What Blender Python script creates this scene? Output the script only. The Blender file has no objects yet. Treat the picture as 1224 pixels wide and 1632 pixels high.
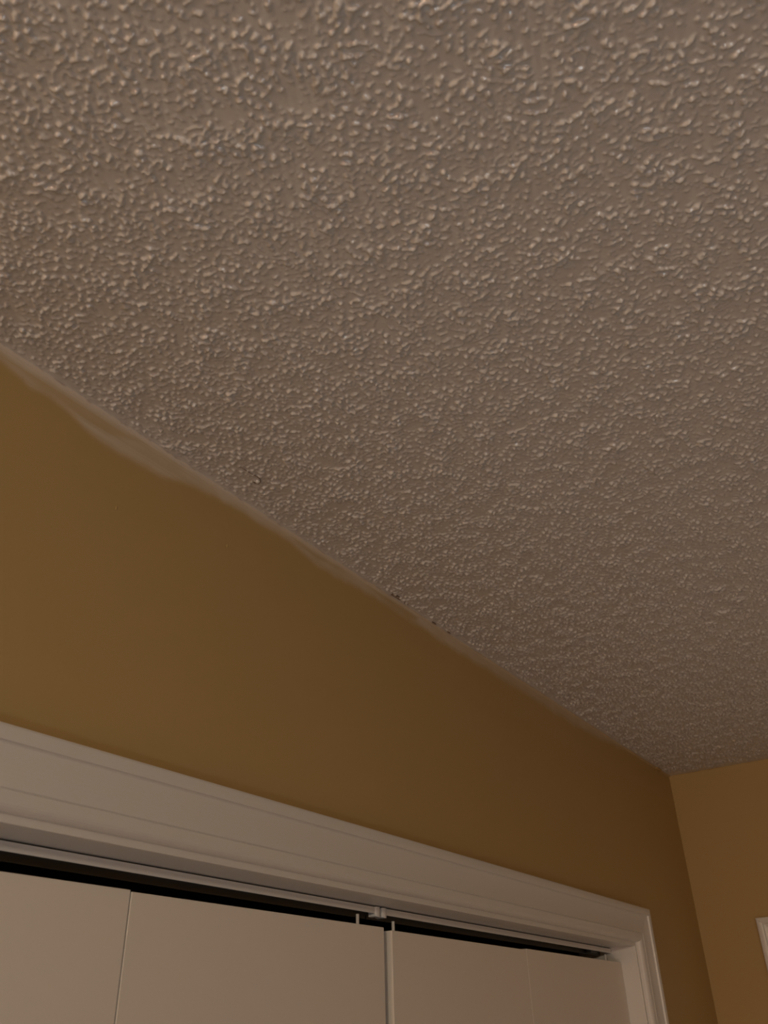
import bpy, bmesh, math, random
import numpy as np
from mathutils import Matrix, Vector

# ------------------------------------------------------------------ camera
C = bpy.context.scene.collection
SC = bpy.context.scene
cam_d = bpy.data.cameras.new('camera')
cam = bpy.data.objects.new('camera', cam_d); C.objects.link(cam)
RX = ((0.56235476, -0.42871520, -0.70707878),
      (-0.82654779, -0.31625339, -0.46562060),
      (-0.02399743, 0.84627836, -0.53220020))
CAM = (-2.2216, -0.6219, 1.873)
m = Matrix([list(RX[i]) + [CAM[i]] for i in range(3)] + [[0, 0, 0, 1]])
cam.matrix_world = m
cam_d.sensor_fit = 'VERTICAL'; cam_d.sensor_height = 24.0
cam_d.lens = 24.0 * 1360.09 / 1632.0
cam_d.clip_start = 0.02
cam_d.dof.use_dof = True; cam_d.dof.focus_distance = 1.15; cam_d.dof.aperture_fstop = 9.0
SC.camera = cam

# ------------------------------------------------------------------ world, lamps, added fill light, exposure
w = bpy.data.worlds.new('world'); SC.world = w; w.use_nodes = True
w.node_tree.nodes['Background'].inputs[0].default_value = (0.010, 0.009, 0.010, 1)
w.node_tree.nodes['Background'].inputs[1].default_value = 0.0
vs = SC.view_settings
vs.view_transform = 'Standard'; vs.look = 'None'; vs.gamma = 1.0; vs.use_curve_mapping = False
vs.exposure = -0.06

def lamp(name, loc, power, col, radius):
    d = bpy.data.lights.new(name, 'POINT'); d.energy = power; d.color = col; d.shadow_soft_size = radius
    o = bpy.data.objects.new(name, d); o.location = loc; C.objects.link(o); return o
lamp('floor_lamp_light', (-4.0, -1.2, 2.20), 42, (1.0, 0.83, 0.60), 0.05)
lamp('bedside_lamp_light', (-5.2, -0.6, 1.2), 42, (1.0, 0.60, 0.43), 0.15)
lamp('added_fill_light', (-2.6, -1.2, 1.2), 7.9, (0.79, 0.92, 1.0), 0.16)  # soft fill added behind the camera to lift the ceiling, no known lamp

# ------------------------------------------------------------------ materials
def nodes_of(name):
    mt = bpy.data.materials.new(name); mt.use_nodes = True
    return mt, mt.node_tree.nodes, mt.node_tree.links, mt.node_tree.nodes['Principled BSDF']

def paint(name, col, rough, bump_scale=0, bump_str=0.0, bump_dist=0.0003, var=0.03, spec=0.5, stretch=None):
    mt, n, l, b = nodes_of(name)
    b.inputs['Roughness'].default_value = rough
    b.inputs['Specular IOR Level'].default_value = spec
    tc = n.new('ShaderNodeTexCoord')
    nz = n.new('ShaderNodeTexNoise'); nz.inputs['Scale'].default_value = 2.3; nz.inputs['Detail'].default_value = 3
    l.new(tc.outputs['Object'], nz.inputs['Vector'])
    mx = n.new('ShaderNodeMix'); mx.data_type = 'RGBA'
    mx.inputs[6].default_value = tuple(c * (1 - var) for c in col) + (1,)
    mx.inputs[7].default_value = tuple(min(1, c * (1 + var)) for c in col) + (1,)
    l.new(nz.outputs['Fac'], mx.inputs[0]); l.new(mx.outputs[2], b.inputs['Base Color'])
    if bump_str:
        mp = n.new('ShaderNodeMapping')
        if stretch: mp.inputs['Scale'].default_value = stretch
        l.new(tc.outputs['Object'], mp.inputs['Vector'])
        n2 = n.new('ShaderNodeTexNoise'); n2.inputs['Scale'].default_value = bump_scale; n2.inputs['Detail'].default_value = 3
        l.new(mp.outputs[0], n2.inputs['Vector'])
        bp = n.new('ShaderNodeBump'); bp.inputs['Strength'].default_value = bump_str; bp.inputs['Distance'].default_value = bump_dist
        l.new(n2.outputs['Fac'], bp.inputs['Height']); l.new(bp.outputs[0], b.inputs['Normal'])
    return mt

WALL_C = (0.510, 0.357, 0.150)
WHITE_C = (0.78, 0.755, 0.72)
M_wall = paint('tan_wall_paint', WALL_C, 0.55, 260, 0.25, 0.0003, 0.02, 0.35)
M_trim = paint('white_trim_gloss', WHITE_C, 0.33, 90, 0.25, 0.0004, 0.02, 0.5, (0.06, 1, 1))
M_trim_v = paint('white_trim_gloss_upright', WHITE_C, 0.33, 90, 0.25, 0.0004, 0.02, 0.5, (1, 1, 0.06))
M_door = paint('white_door_paint', (0.84, 0.785, 0.71), 0.45, 120, 0.12, 0.0003, 0.015, 0.4)
M_track = paint('white_track_enamel', (0.87, 0.86, 0.84), 0.35, 40, 0.05, 0.0002)
M_trackin = paint('shaded_track_steel', (0.14, 0.145, 0.145), 0.5)  # shade inside the track slot put into a dark colour, bracket too
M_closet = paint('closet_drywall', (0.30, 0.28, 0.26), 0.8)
M_floor = paint('carpet', (0.17, 0.14, 0.115), 0.95, 300, 0.6, 0.003)
M_room = paint('tan_room_paint', WALL_C, 0.6)
M_flake = paint('peeled_edge', (0.30, 0.235, 0.18), 0.8)
M_metal, n_, l_, b_ = nodes_of('bright_steel')
b_.inputs['Base Color'].default_value = (0.93, 0.91, 0.88, 1); b_.inputs['Metallic'].default_value = 0.9; b_.inputs['Roughness'].default_value = 0.22
M_pin_glint = paint('pin_glint_white', (0.92, 0.91, 0.89), 0.25, spec=0.8)  # chrome highlight of the door pins painted in as bright white

# ceiling paint: white, slightly satin, with very fine relief over the modelled texture
M_ceil = paint('ceiling_paint', (0.76, 0.745, 0.735), 0.22, 420, 0.25, 0.0005, 0.03, 1.0)
# outside the modelled texture the sprayed relief is carried by bump
M_ceil_far = paint('ceiling_paint_far', (0.86, 0.845, 0.83), 0.45, 95, 0.9, 0.003, 0.03, 0.45)

# wall paint with bare drywall mud where the attribute says so
M_smear, n_, l_, b_ = nodes_of('tan_paint_over_mud')
b_.inputs['Roughness'].default_value = 0.5; b_.inputs['Specular IOR Level'].default_value = 0.35
at_ = n_.new('ShaderNodeAttribute'); at_.attribute_name = 'bare'
mx_ = n_.new('ShaderNodeMix'); mx_.data_type = 'RGBA'
mx_.inputs[6].default_value = WALL_C + (1,); mx_.inputs[7].default_value = (0.74, 0.68, 0.62, 1)
l_.new(at_.outputs['Fac'], mx_.inputs[0]); l_.new(mx_.outputs[2], b_.inputs['Base Color'])

# ------------------------------------------------------------------ helpers
def link_mesh(name, me, mat, parent=None, smooth=False):
    o = bpy.data.objects.new(name, me); C.objects.link(o)
    if mat: me.materials.append(mat)
    if smooth: me.polygons.foreach_set('use_smooth', [True] * len(me.polygons))
    if parent: o.parent = parent
    return o

def from_py(name, vs_, fs, mat, parent=None, smooth=False):
    me = bpy.data.meshes.new(name); me.from_pydata(vs_, [], fs); me.validate(); me.update()
    bm = bmesh.new(); bm.from_mesh(me); bmesh.ops.recalc_face_normals(bm, faces=bm.faces); bm.to_mesh(me); bm.free()
    return link_mesh(name, me, mat, parent, smooth)

def add_box(bm, x0, x1, y0, y1, z0, z1):
    v = [bm.verts.new((x, y, z)) for x in (x0, x1) for y in (y0, y1) for z in (z0, z1)]
    for f in ((0, 1, 3, 2), (4, 6, 7, 5), (0, 4, 5, 1), (2, 3, 7, 6), (0, 2, 6, 4), (1, 5, 7, 3)):
        bm.faces.new([v[i] for i in f])

def boxes(name, bl, mat, parent=None, bevel=0.0):
    bm = bmesh.new()
    for b in bl: add_box(bm, *b)
    if bevel:
        bmesh.ops.bevel(bm, geom=list(bm.edges), offset=bevel, segments=2, profile=0.6, affect='EDGES')
    bmesh.ops.recalc_face_normals(bm, faces=bm.faces)
    me = bpy.data.meshes.new(name); bm.to_mesh(me); bm.free()
    return link_mesh(name, me, mat, parent)

def cyl(bm, p, r, z0, z1, seg=14, axis='Z'):
    rings = []
    for z in (z0, z1):
        rings.append([bm.verts.new((p[0] + r * math.cos(2 * math.pi * k / seg), p[1] + r * math.sin(2 * math.pi * k / seg), z)) for k in range(seg)])
    for k in range(seg):
        bm.faces.new([rings[0][k], rings[0][(k + 1) % seg], rings[1][(k + 1) % seg], rings[1][k]])
    bm.faces.new(rings[0][::-1]); bm.faces.new(rings[1])

def bm_obj(name, bm, mat, parent=None, smooth=False):
    bmesh.ops.recalc_face_normals(bm, faces=bm.faces)
    me = bpy.data.meshes.new(name); bm.to_mesh(me); bm.free()
    return link_mesh(name, me, mat, parent, smooth)

def empty(name, loc=(0, 0, 0)):
    o = bpy.data.objects.new(name, None); o.empty_display_size = 0.05; C.objects.link(o); o.location = loc; return o

def keep(o, parent):
    """parent a part built in world space to an Empty that may sit elsewhere"""
    o.parent = parent; o.matrix_parent_inverse = Matrix.Translation(-Vector(parent.location)); return o

def tag(o, label=None, cat=None, group=None, kind=None):
    if label: o['label'] = label
    if cat: o['category'] = cat
    if group: o['group'] = group
    if kind: o['kind'] = kind
    return o

# ------------------------------------------------------------------ dimensions (metres); room corner at x=0, y=0
H = 2.44
XL, YF = -6.4, -4.8                     # far ends of the room
XJ, ZJ = -0.4547, 2.0268                # closet opening: right jamb face, head jamb underside
XJL = -2.064                            # left jamb face
REV, CW = 0.0067, 0.061                 # casing reveal and width
WT = 0.115                              # wall thickness
CD = 0.72                               # closet depth behind y=0
DY0, DY1 = -0.2007, -0.9827             # door opening in the right wall (y)
ZD = 2.0325                             # its head jamb underside

# ------------------------------------------------------------------ room shell
tag(boxes('floor', [(XL, 0.0, YF, CD, -0.05, 0.0)], M_floor), 'carpeted bedroom floor below the view', 'floor', kind='structure')
wb = boxes('wall_back', [(XL, XJL - 0.018, 0, WT, 0, H), (XJ + 0.018, 0.0, 0, WT, 0, H), (XJL - 0.018, XJ + 0.018, 0, WT, ZJ + 0.018, H)], M_wall)
tag(wb, 'tan painted wall above and around the closet doors', 'wall', kind='structure')
wr = boxes('wall_right', [(0, 0.12, DY0 + 0.018, CD, 0, H), (0, 0.12, YF, DY1 - 0.018, 0, H), (0, 0.12, DY1 - 0.018, DY0 + 0.018, ZD + 0.018, H)], M_wall)
tag(wr, 'tan painted side wall meeting the closet wall in the corner', 'wall', kind='structure')
tag(boxes('wall_left', [(XL - 0.12, XL, YF, CD, 0, H)], M_room), 'tan painted wall far from the closet corner', 'wall', kind='structure')
tag(boxes('wall_front', [(XL, 0.12, YF - 0.12, YF, 0, H)], M_room), 'tan painted wall facing the closet', 'wall', kind='structure')
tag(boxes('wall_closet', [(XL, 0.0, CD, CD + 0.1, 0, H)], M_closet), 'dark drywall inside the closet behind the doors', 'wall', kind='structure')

# ------------------------------------------------------------------ ceiling with sprayed texture as real relief
rng = np.random.default_rng(11)
NS = 0.0009                                   # noise cell
NXG, NYG = 3072, 1280
def band(lam, width, seed, aniso=1.0):
    r = np.random.default_rng(seed)
    F = np.fft.rfft2(r.standard_normal((NYG, NXG)))
    fy = np.fft.fftfreq(NYG, NS)[:, None]; fx = np.fft.rfftfreq(NXG, NS)[None, :]
    fr = np.hypot(fx, fy * aniso) / math.sqrt(aniso) + 1e-9
    F *= np.exp(-(np.log(fr * lam) / width) ** 2)
    g = np.fft.irfft2(F, s=(NYG, NXG)); return g / g.std()
def sst(a, b, x):
    t = np.clip((x - a) / (b - a), 0, 1); return t * t * (3 - 2 * t)
nA = band(0.0092, 0.42, 1, 1.35); nB = band(0.0058, 0.38, 2, 1.25); nC = band(0.055, 0.6, 3); nD = band(0.0140, 0.45, 4, 1.4); nE = band(0.030, 0.55, 6)
blob = sst(0.60, 1.80, nA + 0.30 * nC + 0.35 * nE)
grain = sst(0.75, 1.95, nB + 0.25 * nA + 0.30 * nC + 0.25 * nE)
worm = sst(0.20, 1.0, 1.0 - np.abs(nD) * 2.4) * sst(0.25, 1.0, -nE + 0.5 * nA + 0.2 * nC)
HGT = 0.00200 * np.maximum(blob, worm * 0.95) + 0.00155 * grain + 0.00008 * nC
HGT = HGT.astype(np.float32)
def sample(xs, ys):
    u = np.clip((xs + 2.72) / NS, 0, NXG - 2); v = np.clip((-ys) / NS, 0, NYG - 2)
    iu = u.astype(int); iv = v.astype(int); fu = (u - iu)[None, :]; fv = (v - iv)[:, None]
    g = lambda a, b: HGT[np.ix_(iv + a, iu + b)]
    return (g(0, 0) * (1 - fu) * (1 - fv) + g(0, 1) * fu * (1 - fv) + g(1, 0) * (1 - fu) * fv + g(1, 1) * fu * fv)
def graded(segments):
    out = [segments[0][0]]
    for a, b, s0, s1 in segments:
        x = a
        while True:
            t = (x - a) / (b - a); x = x + s0 + (s1 - s0) * t
            if x >= b - s1 * 0.5: break
            out.append(x)
        out.append(b)
    return np.array(out)
CX0, CY0 = -2.70, -1.12
xs = graded([(CX0, -2.25, 0.003, 0.0014), (-2.25, -1.5, 0.0011, 0.0011), (-1.5, 0.0, 0.0011, 0.0020)])
ys = -graded([(0.0, 0.66, 0.0012, 0.0012), (0.66, 1.12, 0.0014, 0.0040)])
h = sample(xs, ys)
edge_w = 0.006 + 0.006 * np.interp(xs, np.linspace(CX0, 0, 60), rng.random(60))
mask = sst(0.0, 1.0, (-ys[:, None] - 0.003) / edge_w[None, :])          # knifed smooth along the closet wall
mask = mask * sst(0.004, 0.035, -xs)[None, :]                            # and along the side wall
mask = mask * sst(CX0, CX0 + 0.03, xs)[None, :] * sst(CY0, CY0 + 0.03, ys)[:, None]
far = 1.0 + 0.35 * sst(-1.5, -0.6, xs)[None, :]        # coarser spray towards the side wall
zz = H - h * mask * far
nx, ny = len(xs), len(ys)
co = np.empty((ny, nx, 3), np.float32)
co[..., 0] = xs[None, :]; co[..., 1] = ys[:, None]; co[..., 2] = zz
idx = np.arange(nx * ny).reshape(ny, nx)
quads = np.stack([idx[:-1, :-1], idx[:-1, 1:], idx[1:, 1:], idx[1:, :-1]], -1).reshape(-1, 4)
me = bpy.data.meshes.new('ceiling')
me.vertices.add(nx * ny); me.vertices.foreach_set('co', co.ravel())
nq = len(quads)
me.loops.add(nq * 4); me.loops.foreach_set('vertex_index', quads.ravel().astype(np.int32))
me.polygons.add(nq); me.polygons.foreach_set('loop_start', np.arange(0, nq * 4, 4, dtype=np.int32))
me.polygons.foreach_set('loop_total', np.full(nq, 4, np.int32))
me.polygons.foreach_set('use_smooth', np.ones(nq, bool))
me.update(); me.validate()
ceil = link_mesh('ceiling', me, M_ceil)
tag(ceil, 'white sprayed-texture ceiling with lumpy ridges above the tan walls', 'ceiling', kind='structure')
slab = boxes('ceiling_slab', [(XL, CX0, YF, 0, H, H + 0.1), (CX0, 0.0, YF, CY0, H, H + 0.1), (CX0, 0.0, CY0, 0, H + 0.003, H + 0.1), (XL, 0, 0, CD, H, H + 0.1)], M_ceil_far, ceil)

# peeled paint along the joint and a curled hairline crack (parts of the ceiling)
def tube(name, pts, r, mat, parent, seg=6):
    bm = bmesh.new(); rings = []
    P = [Vector(p) for p in pts]
    for i, p in enumerate(P):
        t = (P[min(i + 1, len(P) - 1)] - P[max(i - 1, 0)]).normalized()
        a = t.cross(Vector((0, 0, 1))).normalized(); b = t.cross(a)
        rr = r * (0.35 if i in (0, len(P) - 1) else 1.0)
        rings.append([bm.verts.new(p + a * rr * math.cos(k * 2 * math.pi / seg) + b * rr * math.sin(k * 2 * math.pi / seg)) for k in range(seg)])
    for i in range(len(rings) - 1):
        for k in range(seg):
            bm.faces.new([rings[i][k], rings[i][(k + 1) % seg], rings[i + 1][(k + 1) % seg], rings[i + 1][k]])
    bm.faces.new(rings[0]); bm.faces.new(rings[-1])
    return bm_obj(name, bm, mat, parent, True)
zc = H - 0.0012
ck = tube('paint_crack', [(-1.648, -.0497, zc), (-1.640, -.0492, zc), (-1.632, -.0500, zc), (-1.622, -.0512, zc), (-1.6155, -.0510, zc), (-1.6105, -.0475, zc), (-1.6090, -.0430, zc), (-1.6125, -.0405, zc), (-1.6175, -.0415, zc), (-1.6185, -.0440, zc)], 0.00055, M_flake, ceil)
tag(ck, 'thin dark curled crack in the ceiling texture')
bm = bmesh.new(); bmesh.ops.create_icosphere(bm, subdivisions=2, radius=0.0030, matrix=Matrix.Translation((-1.6130, -.0450, H - 0.0006)))
bm_obj('texture_lump', bm, M_ceil, ceil, True)
def flake(x, y, L, W, seed):
    r = random.Random(seed); top = []; n = 14
    for k in range(n):
        a = 2 * math.pi * k / n; q = r.uniform(.65, 1.1)
        top.append((x + L * q * math.cos(a), min(-0.0035, y + W * q * math.sin(a)), H - 0.0009 - 0.0006 * r.random()))
    v = top + [(x, min(-0.004, y), H - 0.0004)] + [(p[0], p[1], H + 0.001) for p in top]
    f = [(k, (k + 1) % n, n) for k in range(n)] + [(k, (k + 1) % n, n + 1 + (k + 1) % n, n + 1 + k) for k in range(n)]
    return from_py('peeling_flake', v, f, M_flake, ceil)
tag(flake(-1.262, -0.0085, 0.016, 0.0035, 3), 'dark patch where paint peeled by the wall')
flake(-1.236, -0.0075, 0.007, 0.0020, 4); flake(-1.150, -0.0050, 0.007, 0.0014, 5); flake(-1.105, -0.0052, 0.006, 0.0012, 6)

# ------------------------------------------------------------------ mud smear strip and caulk cove along the top of the closet wall
SX = np.arange(-2.60, 0.0001, 0.004); SD = np.concatenate([np.arange(0, 0.060, 0.002), [0.066, 0.075]])
ctl = np.array([  # x, lower edge of smear (mm), depth of painted pocket start/end (mm), strength
    (-2.60, 24, 0, 0, .7), (-2.10, 22, 0, 0, .7), (-1.92, 22, 8, 12, .75), (-1.89, 29, 8, 16, .8), (-1.862, 25, 8, 18, .8), (-1.82, 36, 8, 24, .75),
    (-1.795, 40, 9, 22, .65), (-1.77, 42, 9, 13, .6), (-1.73, 40, 0, 0, .6), (-1.684, 28, 0, 0, .65), (-1.64, 22, 0, 0, .75), (-1.60, 22, 0, 0, .7),
    (-1.525, 20, 0, 0, .6), (-1.45, 28, 8, 14, .55), (-1.40, 30, 6, 9, .5), (-1.365, 26, 0, 0, .6), (-1.31, 24, 5, 8, .5), (-1.27, 24, 5, 14, .45), (-1.22, 26, 6, 18, .35), (-1.20, 26, 7, 14, .4),
    (-1.185, 24, 0, 0, .7), (-1.13, 28, 0, 0, .65), (-1.0, 27, 0, 0, .55), (-0.84, 28, 0, 0, .5), (-0.65, 30, 0, 0, .45), (-0.50, 26, 0, 0, .5), (-0.38, 20, 0, 0, .4), (-0.30, 14, 0, 0, .2), (-0.22, 8, 0, 0, .05), (0, 5, 0, 0, 0)])
r2 = np.random.default_rng(5)
def wob(x, amp, step, seed):
    k = np.arange(-2.7, 0.1, step); return np.interp(x, k, np.random.default_rng(seed).standard_normal(len(k))) * amp
lo = np.interp(SX, ctl[:, 0], ctl[:, 1]) + wob(SX, 1.3, 0.03, 1) + wob(SX, 0.8, 0.012, 2)
g0 = np.interp(SX, ctl[:, 0], ctl[:, 2]); g1 = np.interp(SX, ctl[:, 0], ctl[:, 3]) + wob(SX, 0.8, 0.02, 3)
st = 0.97 * np.interp(SX, ctl[:, 0], ctl[:, 4])
dm = SD[:, None] * 1000
feather = 13.0 + 5 * np.clip((SX + 1.6) / 1.2, 0, 1)[None, :]
bare = st[None, :] * (1 - sst(0, 1, (dm - lo[None, :] + feather) / feather))
pocket = np.where((g1 - g0)[None, :] > 1.0, sst(-2.5, 2.5, dm - g0[None, :]) * (1 - sst(-4.5, 4.5, dm - g1[None, :])), 0)
streak = 0.85 + 0.15 * np.tanh(wob(SX, 1, 0.02, 8)[None, :] + np.random.default_rng(9).standard_normal((len(SD), 1)))
bare = np.clip(bare * (1 - 0.55 * pocket) * streak, 0, 1)
ridge_h = 0.0006 * bare + 0.0003
ridge_h[-1, :] = 0.0
n1, n2 = len(SD), len(SX)
V = []; B = []
cr = 0.0028 + 0.0007 * np.clip(wob(SX, 1, 0.05, 12), -1, 1) / 1.0      # caulk radius
NA = 6
cst = np.interp(SX, [-2.6, -1.7, -1.3, -0.9, -0.4, -0.2, 0], [.85, .95, .7, .55, .45, .25, .15])
for a in range(NA + 1):                                          # cove arc first (ceiling to wall)
    th = a / NA * math.pi / 2
    for j in range(n2):
        r = cr[j]
        V.append((SX[j], -r + r * math.sin(th) - 0.0003, H - r + r * math.cos(th) - 0.0002)); B.append(cst[j] * (0.92 if a < NA - 1 else 0.8))
# convex bead: bulge towards the room
for a in range(NA + 1):
    th = a / NA
    for j in range(n2):
        r = cr[j]
        V[a * n2 + j] = (SX[j], -r * (1 - th) - r * 0.10 * math.sin(th * math.pi) - 0.0003, H - r * th - r * 0.10 * math.sin(th * math.pi) + 0.0002)
rows = NA + 1
for i in range(n1):
    d = SD[i]
    if d < 0.006: continue
    rows += 1
    for j in range(n2):
        V.append((SX[j], -float(ridge_h[i, j]), H - d)); B.append(float(bare[i, j]))
F = [(i * n2 + j, i * n2 + j + 1, (i + 1) * n2 + j + 1, (i + 1) * n2 + j) for i in range(rows - 1) for j in range(n2 - 1)]
me = bpy.data.meshes.new('mud_smear'); me.from_pydata(V, [], F); me.update()
at = me.attributes.new('bare', 'FLOAT', 'POINT'); at.data.foreach_set('value', np.array(B, np.float32))
sm = link_mesh('mud_smear', me, M_smear, wb, True)
tag(sm, 'pale caulk and drywall mud smeared along the wall top')
# little drips in the wall paint
for (x, d, r) in ((-1.609, 0.0706, 0.0016), (-1.767, 0.0996, 0.0014)):
    bm = bmesh.new(); bmesh.ops.create_icosphere(bm, subdivisions=2, radius=r, matrix=Matrix.Translation((x, 0, H - d)) @ Matrix.Diagonal((0.8, 0.5, 1.8, 1)))
    bm_obj('paint_drip', bm, M_wall, wb, True)
# dab of wall paint on the ceiling at the corner
bm = bmesh.new(); bmesh.ops.create_icosphere(bm, subdivisions=2, radius=1, matrix=Matrix.Translation((-0.088, -0.003, H - 0.002)) @ Matrix.Diagonal((0.020, 0.005, 0.0035, 1)))
bm_obj('paint_dab', bm, M_smear, wb, True)

# ------------------------------------------------------------------ casings: profile (distance from the inner edge, thickness)
def arc(x0, y0, x1, y1, bulge, n=6):
    out = []
    for k in range(1, n):
        t = k / n; x = x0 + (x1 - x0) * t; y = y0 + (y1 - y0) * t + bulge * math.sin(math.pi * t); out.append((x, y))
    return out
PROF = [(0, 0.0), (0, 0.0030)] + [(0.0075 * (1 - math.cos(a)), 0.0030 + 0.0085 * math.sin(a)) for a in (0.3, 0.6, 0.9, 1.2, 1.45)] + [(0.0078, 0.0116), (0.0142, 0.0122), (0.0149, 0.0111), (0.0158, 0.0126)] \
    + arc(0.0158, 0.0126, 0.0470, 0.0150, -0.0014, 9) + [(0.0470, 0.0150), (0.0480, 0.0160), (0.0488, 0.0182)] + arc(0.0488, 0.0182, 0.0590, 0.0190, 0.0006, 5) + [(0.0590, 0.0190), (CW, 0.0178), (CW, 0.0)]
def sweep(name, fa, fb, mat, parent):
    n = len(PROF); V = [fa(w_, t) for w_, t in PROF] + [fb(w_, t) for w_, t in PROF]
    F = [(i, (i + 1) % n, n + (i + 1) % n, n + i) for i in range(n)] + [tuple(range(n)), tuple(range(2 * n - 1, n - 1, -1))]
    return from_py(name, V, F, mat, parent)
t1 = empty('trim_1', (XJ, 0, 0))
tag(t1, 'white moulded casing around the closet opening', 'door casing', kind='structure')
ZI, XI, XIL = ZJ + REV, XJ + REV, XJL - REV
keep(sweep('head_casing', lambda w_, t: (XIL - w_, -t, ZI + w_), lambda w_, t: (XI + w_, -t, ZI + w_), M_trim, None), t1)
keep(sweep('side_casing', lambda w_, t: (XI + w_ + 0.0002, -t, 0), lambda w_, t: (XI + w_ + 0.0002, -t, ZI + w_), M_trim_v, None), t1)
keep(sweep('side_casing', lambda w_, t: (XIL - w_ - 0.0002, -t, 0), lambda w_, t: (XIL - w_ - 0.0002, -t, ZI + w_), M_trim_v, None), t1)
t2 = empty('trim_2', (XJ, 0, 0))
tag(t2, 'white boards lining the inside of the closet opening', 'door jamb', kind='structure')
keep(boxes('head_jamb', [(XJL, XJ, -0.0004, WT, ZJ, ZJ + 0.018)], M_trim, None, 0.0008), t2)
keep(boxes('side_jamb', [(XJ, XJ + 0.018, -0.0004, WT, 0, ZJ + 0.018)], M_trim_v, None, 0.0008), t2)
keep(boxes('side_jamb', [(XJL - 0.018, XJL, -0.0004, WT, 0, ZJ + 0.018)], M_trim_v, None, 0.0008), t2)

# ------------------------------------------------------------------ overhead tracks (two lengths meeting above the gap between the doors)
TY0, TY1 = 0.0480, 0.0720
def track(name, x0, x1, joint_x, sgn, label):
    t = empty(name, ((x0 + x1) / 2, TY0, ZJ)); tag(t, label, 'door track', 'overhead closet door tracks')
    th = 0.0012; zt = ZJ - 0.0016
    keep(boxes('front_flange', [(x0, x1, TY0, TY0 + th, 2.0174, zt)], M_track, None, 0.0003), t)
    keep(boxes('top_web', [(x0, x1, TY0 + th + 0.002, TY1 - th, zt - th, ZJ - 0.0001), (x0, x1, TY0 + th, TY0 + th + 0.002, zt - th, zt)], M_trackin, None), t)
    keep(boxes('rear_flange', [(x0, x1, TY1 - th, TY1, 2.0142, zt)], M_trackin, None), t)
    # rounded snubber lip closing the end of the track
    bm = bmesh.new(); n = 10; prev = None
    for k in range(n + 1):
        a = math.pi * k / n
        xo = joint_x + sgn * (0.0048 - 0.0048 * math.cos(a)); yo = TY0 - 0.0004 - 0.0022 * math.sin(a)
        zb = 2.0146 - 0.0010 * math.sin(a)
        ring = [bm.verts.new((xo, yo, zb)), bm.verts.new((xo, yo, zt)), bm.verts.new((xo, TY0 + 0.010, zt)), bm.verts.new((xo, TY0 + 0.010, zb))]
        if prev:
            for q in range(4): bm.faces.new([prev[q], prev[(q + 1) % 4], ring[(q + 1) % 4], ring[q]])
        else: bm.faces.new(ring)
        prev = ring
    bm.faces.new(prev)
    keep(bm_obj('end_guide', bm, M_track, None, False), t)
    return t
track('closet_track', XJL + 0.0005, -1.2405, -1.2415, -1, 'white metal overhead track length running left of the gap between the door pairs')
tb = track('closet_track', -1.2375, XJ - 0.0005, -1.2365, 1, 'white metal overhead track length ending against the corner-side jamb')

keep(boxes('pivot_bracket', [(-0.535, -0.505, 0.056, 0.066, 2.0150, 2.0240)], M_trackin, None, 0.0006), tb)

# ------------------------------------------------------------------ bifold closet doors
DYF, DYB = 0.0310, 0.0640
def leaf(x0, x1, za, zb_):
    """flush door leaf whose top edge runs from za to zb_"""
    bm = bmesh.new(); v = []
    for (x, z) in ((x0, za), (x1, zb_)):
        for y in (DYF, DYB): v.append((bm.verts.new((x, y, 0.012)), bm.verts.new((x, y, z))))
    a, b, c, d = v
    for f in ((a[0], c[0], c[1], a[1]), (b[0], b[1], d[1], d[0]), (a[0], a[1], b[1], b[0]), (c[0], d[0], d[1], c[1]), (a[1], c[1], d[1], b[1]), (a[0], b[0], d[0], c[0])): bm.faces.new(f)
    bmesh.ops.bevel(bm, geom=list(bm.edges), offset=0.0004, segments=2, profile=0.5, affect='EDGES')
    return bm
def pin(parent, x, ztop, name):
    bm = bmesh.new(); cyl(bm, (x, DYF + 0.014), 0.0020, 1.985, ztop)
    keep(bm_obj(name, bm, M_pin_glint, None, True), parent)
def bifold(name, lv, pins, label, xs_):
    e = empty(name, ((lv[0][0] + lv[-1][1]) / 2, DYF, 0)); tag(e, label, 'bifold door', kind='structure')
    for l in lv: keep(bm_obj('leaf', leaf(*l), M_door, None), e)
    for (x, zt, nm) in pins: pin(e, x, zt, nm)
    for z in (0.3, 1.0, 1.7):
        bm = bmesh.new(); cyl(bm, (xs_, DYB + 0.004), 0.004, z, z + 0.07)
        keep(bm_obj('hinge', bm, M_metal, None, True), e)
    kb = bmesh.new(); bmesh.ops.create_uvsphere(kb, u_segments=20, v_segments=12, radius=0.016, matrix=Matrix.Translation((lv[0][0] + (lv[-1][1] - lv[0][0]) * (0.75 if name == 'door_1' else 0.25), DYF - 0.022, 0.95)))
    cyl(kb, (lv[0][0] + (lv[-1][1] - lv[0][0]) * (0.75 if name == 'door_1' else 0.25), DYF - 0.012), 0.006, 0.944, 0.956)
    keep(bm_obj('knob', kb, M_metal, None, True), e)
    return e
bifold('door_1', [(-2.060, -1.6615, 1.9975, 1.9993), (-1.6597, -1.257, 1.9980, 1.9996)], [(-1.2930, 2.0128, 'guide_pin')], 'white flush bifold door pair whose leaf seam shows, beside the centre gap', -1.6606)
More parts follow.
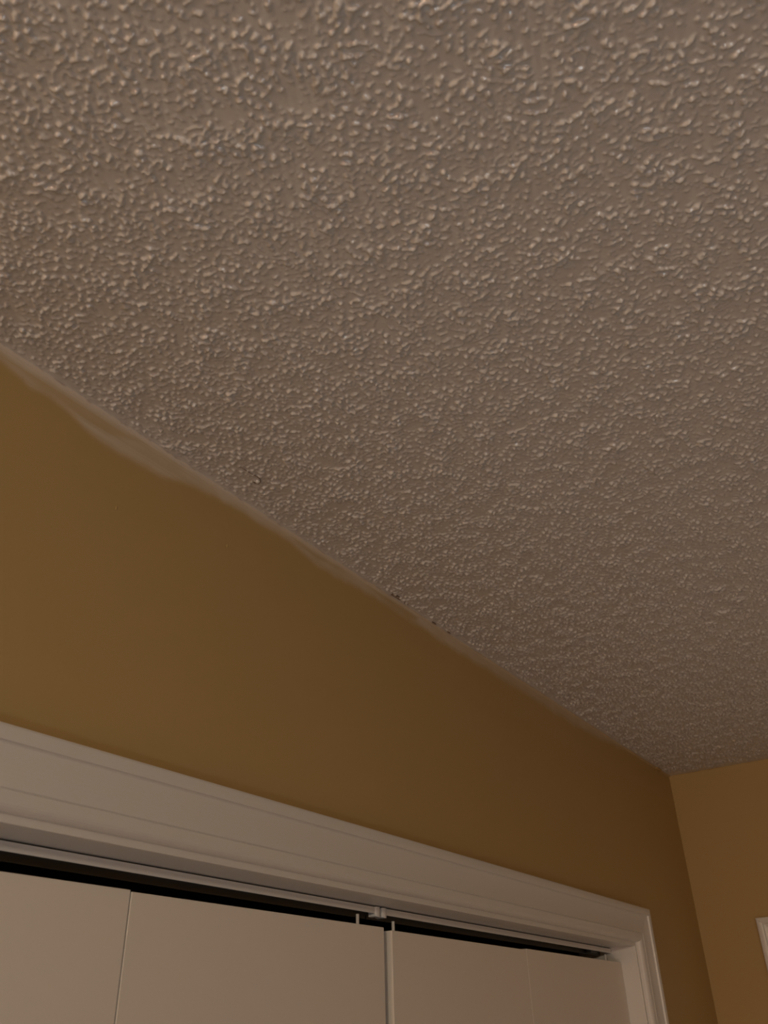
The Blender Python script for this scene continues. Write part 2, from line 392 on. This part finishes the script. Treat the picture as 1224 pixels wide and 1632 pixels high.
bifold('door_2', [(-1.239, -0.8620, 1.9978, 1.9982), (-0.8612, XJ - 0.0012, 2.0000, 2.0006)], [(-1.2150, 2.0110, 'guide_pin'), (-0.4960, 2.0130, 'pivot_pin')], 'white flush bifold door pair hung at the jamb nearest the room corner', -0.8616)
# ------------------------------------------------------------------ casing and door in the side wall
t3 = empty('trim_3', (0, DY0, 0))
tag(t3, 'white moulded door casing on the side wall', 'door casing', kind='structure')
ZI3, YI, YI2 = ZD + REV, DY0 + REV, DY1 - REV
keep(sweep('head_casing', lambda w_, t: (-t, YI + w_, ZI3 + w_), lambda w_, t: (-t, YI2 - w_, ZI3 + w_), M_trim, None), t3)
keep(sweep('side_casing', lambda w_, t: (-t, YI + w_ + 0.0002, 0), lambda w_, t: (-t, YI + w_ + 0.0002, ZI3 + w_), M_trim_v, None), t3)
keep(sweep('side_casing', lambda w_, t: (-t, YI2 - w_ - 0.0002, 0), lambda w_, t: (-t, YI2 - w_ - 0.0002, ZI3 + w_), M_trim_v, None), t3)
keep(boxes('head_jamb', [(-0.0004, 0.12, DY1, DY0, ZD, ZD + 0.018)], M_trim, None), t3)
keep(boxes('side_jamb', [(-0.0004, 0.12, DY0, DY0 + 0.018, 0, ZD + 0.018)], M_trim_v, None), t3)
keep(boxes('side_jamb', [(-0.0004, 0.12, DY1 - 0.018, DY1, 0, ZD + 0.018)], M_trim_v, None), t3)
d3 = empty('door_3', (0.02, (DY0 + DY1) / 2, 0)); tag(d3, 'white closed door in the side wall', 'door', kind='structure')
y0, y1 = DY1 + 0.003, DY0 - 0.003
keep(boxes('slab', [(0.030, 0.055, y0, y1, 0.01, ZD - 0.003)], M_door, None), d3)
for (a, b, c, d) in ((y0, y0 + .11, .01, ZD - .003), (y1 - .11, y1, .01, ZD - .003), (y0 + .11, y1 - .11, ZD - .12, ZD - .003), (y0 + .11, y1 - .11, .01, .22), (y0 + .11, y1 - .11, .92, 1.06)):
    keep(boxes('rail', [(0.018, 0.031, a, b, c, d)], M_door, None, 0.001), d3)
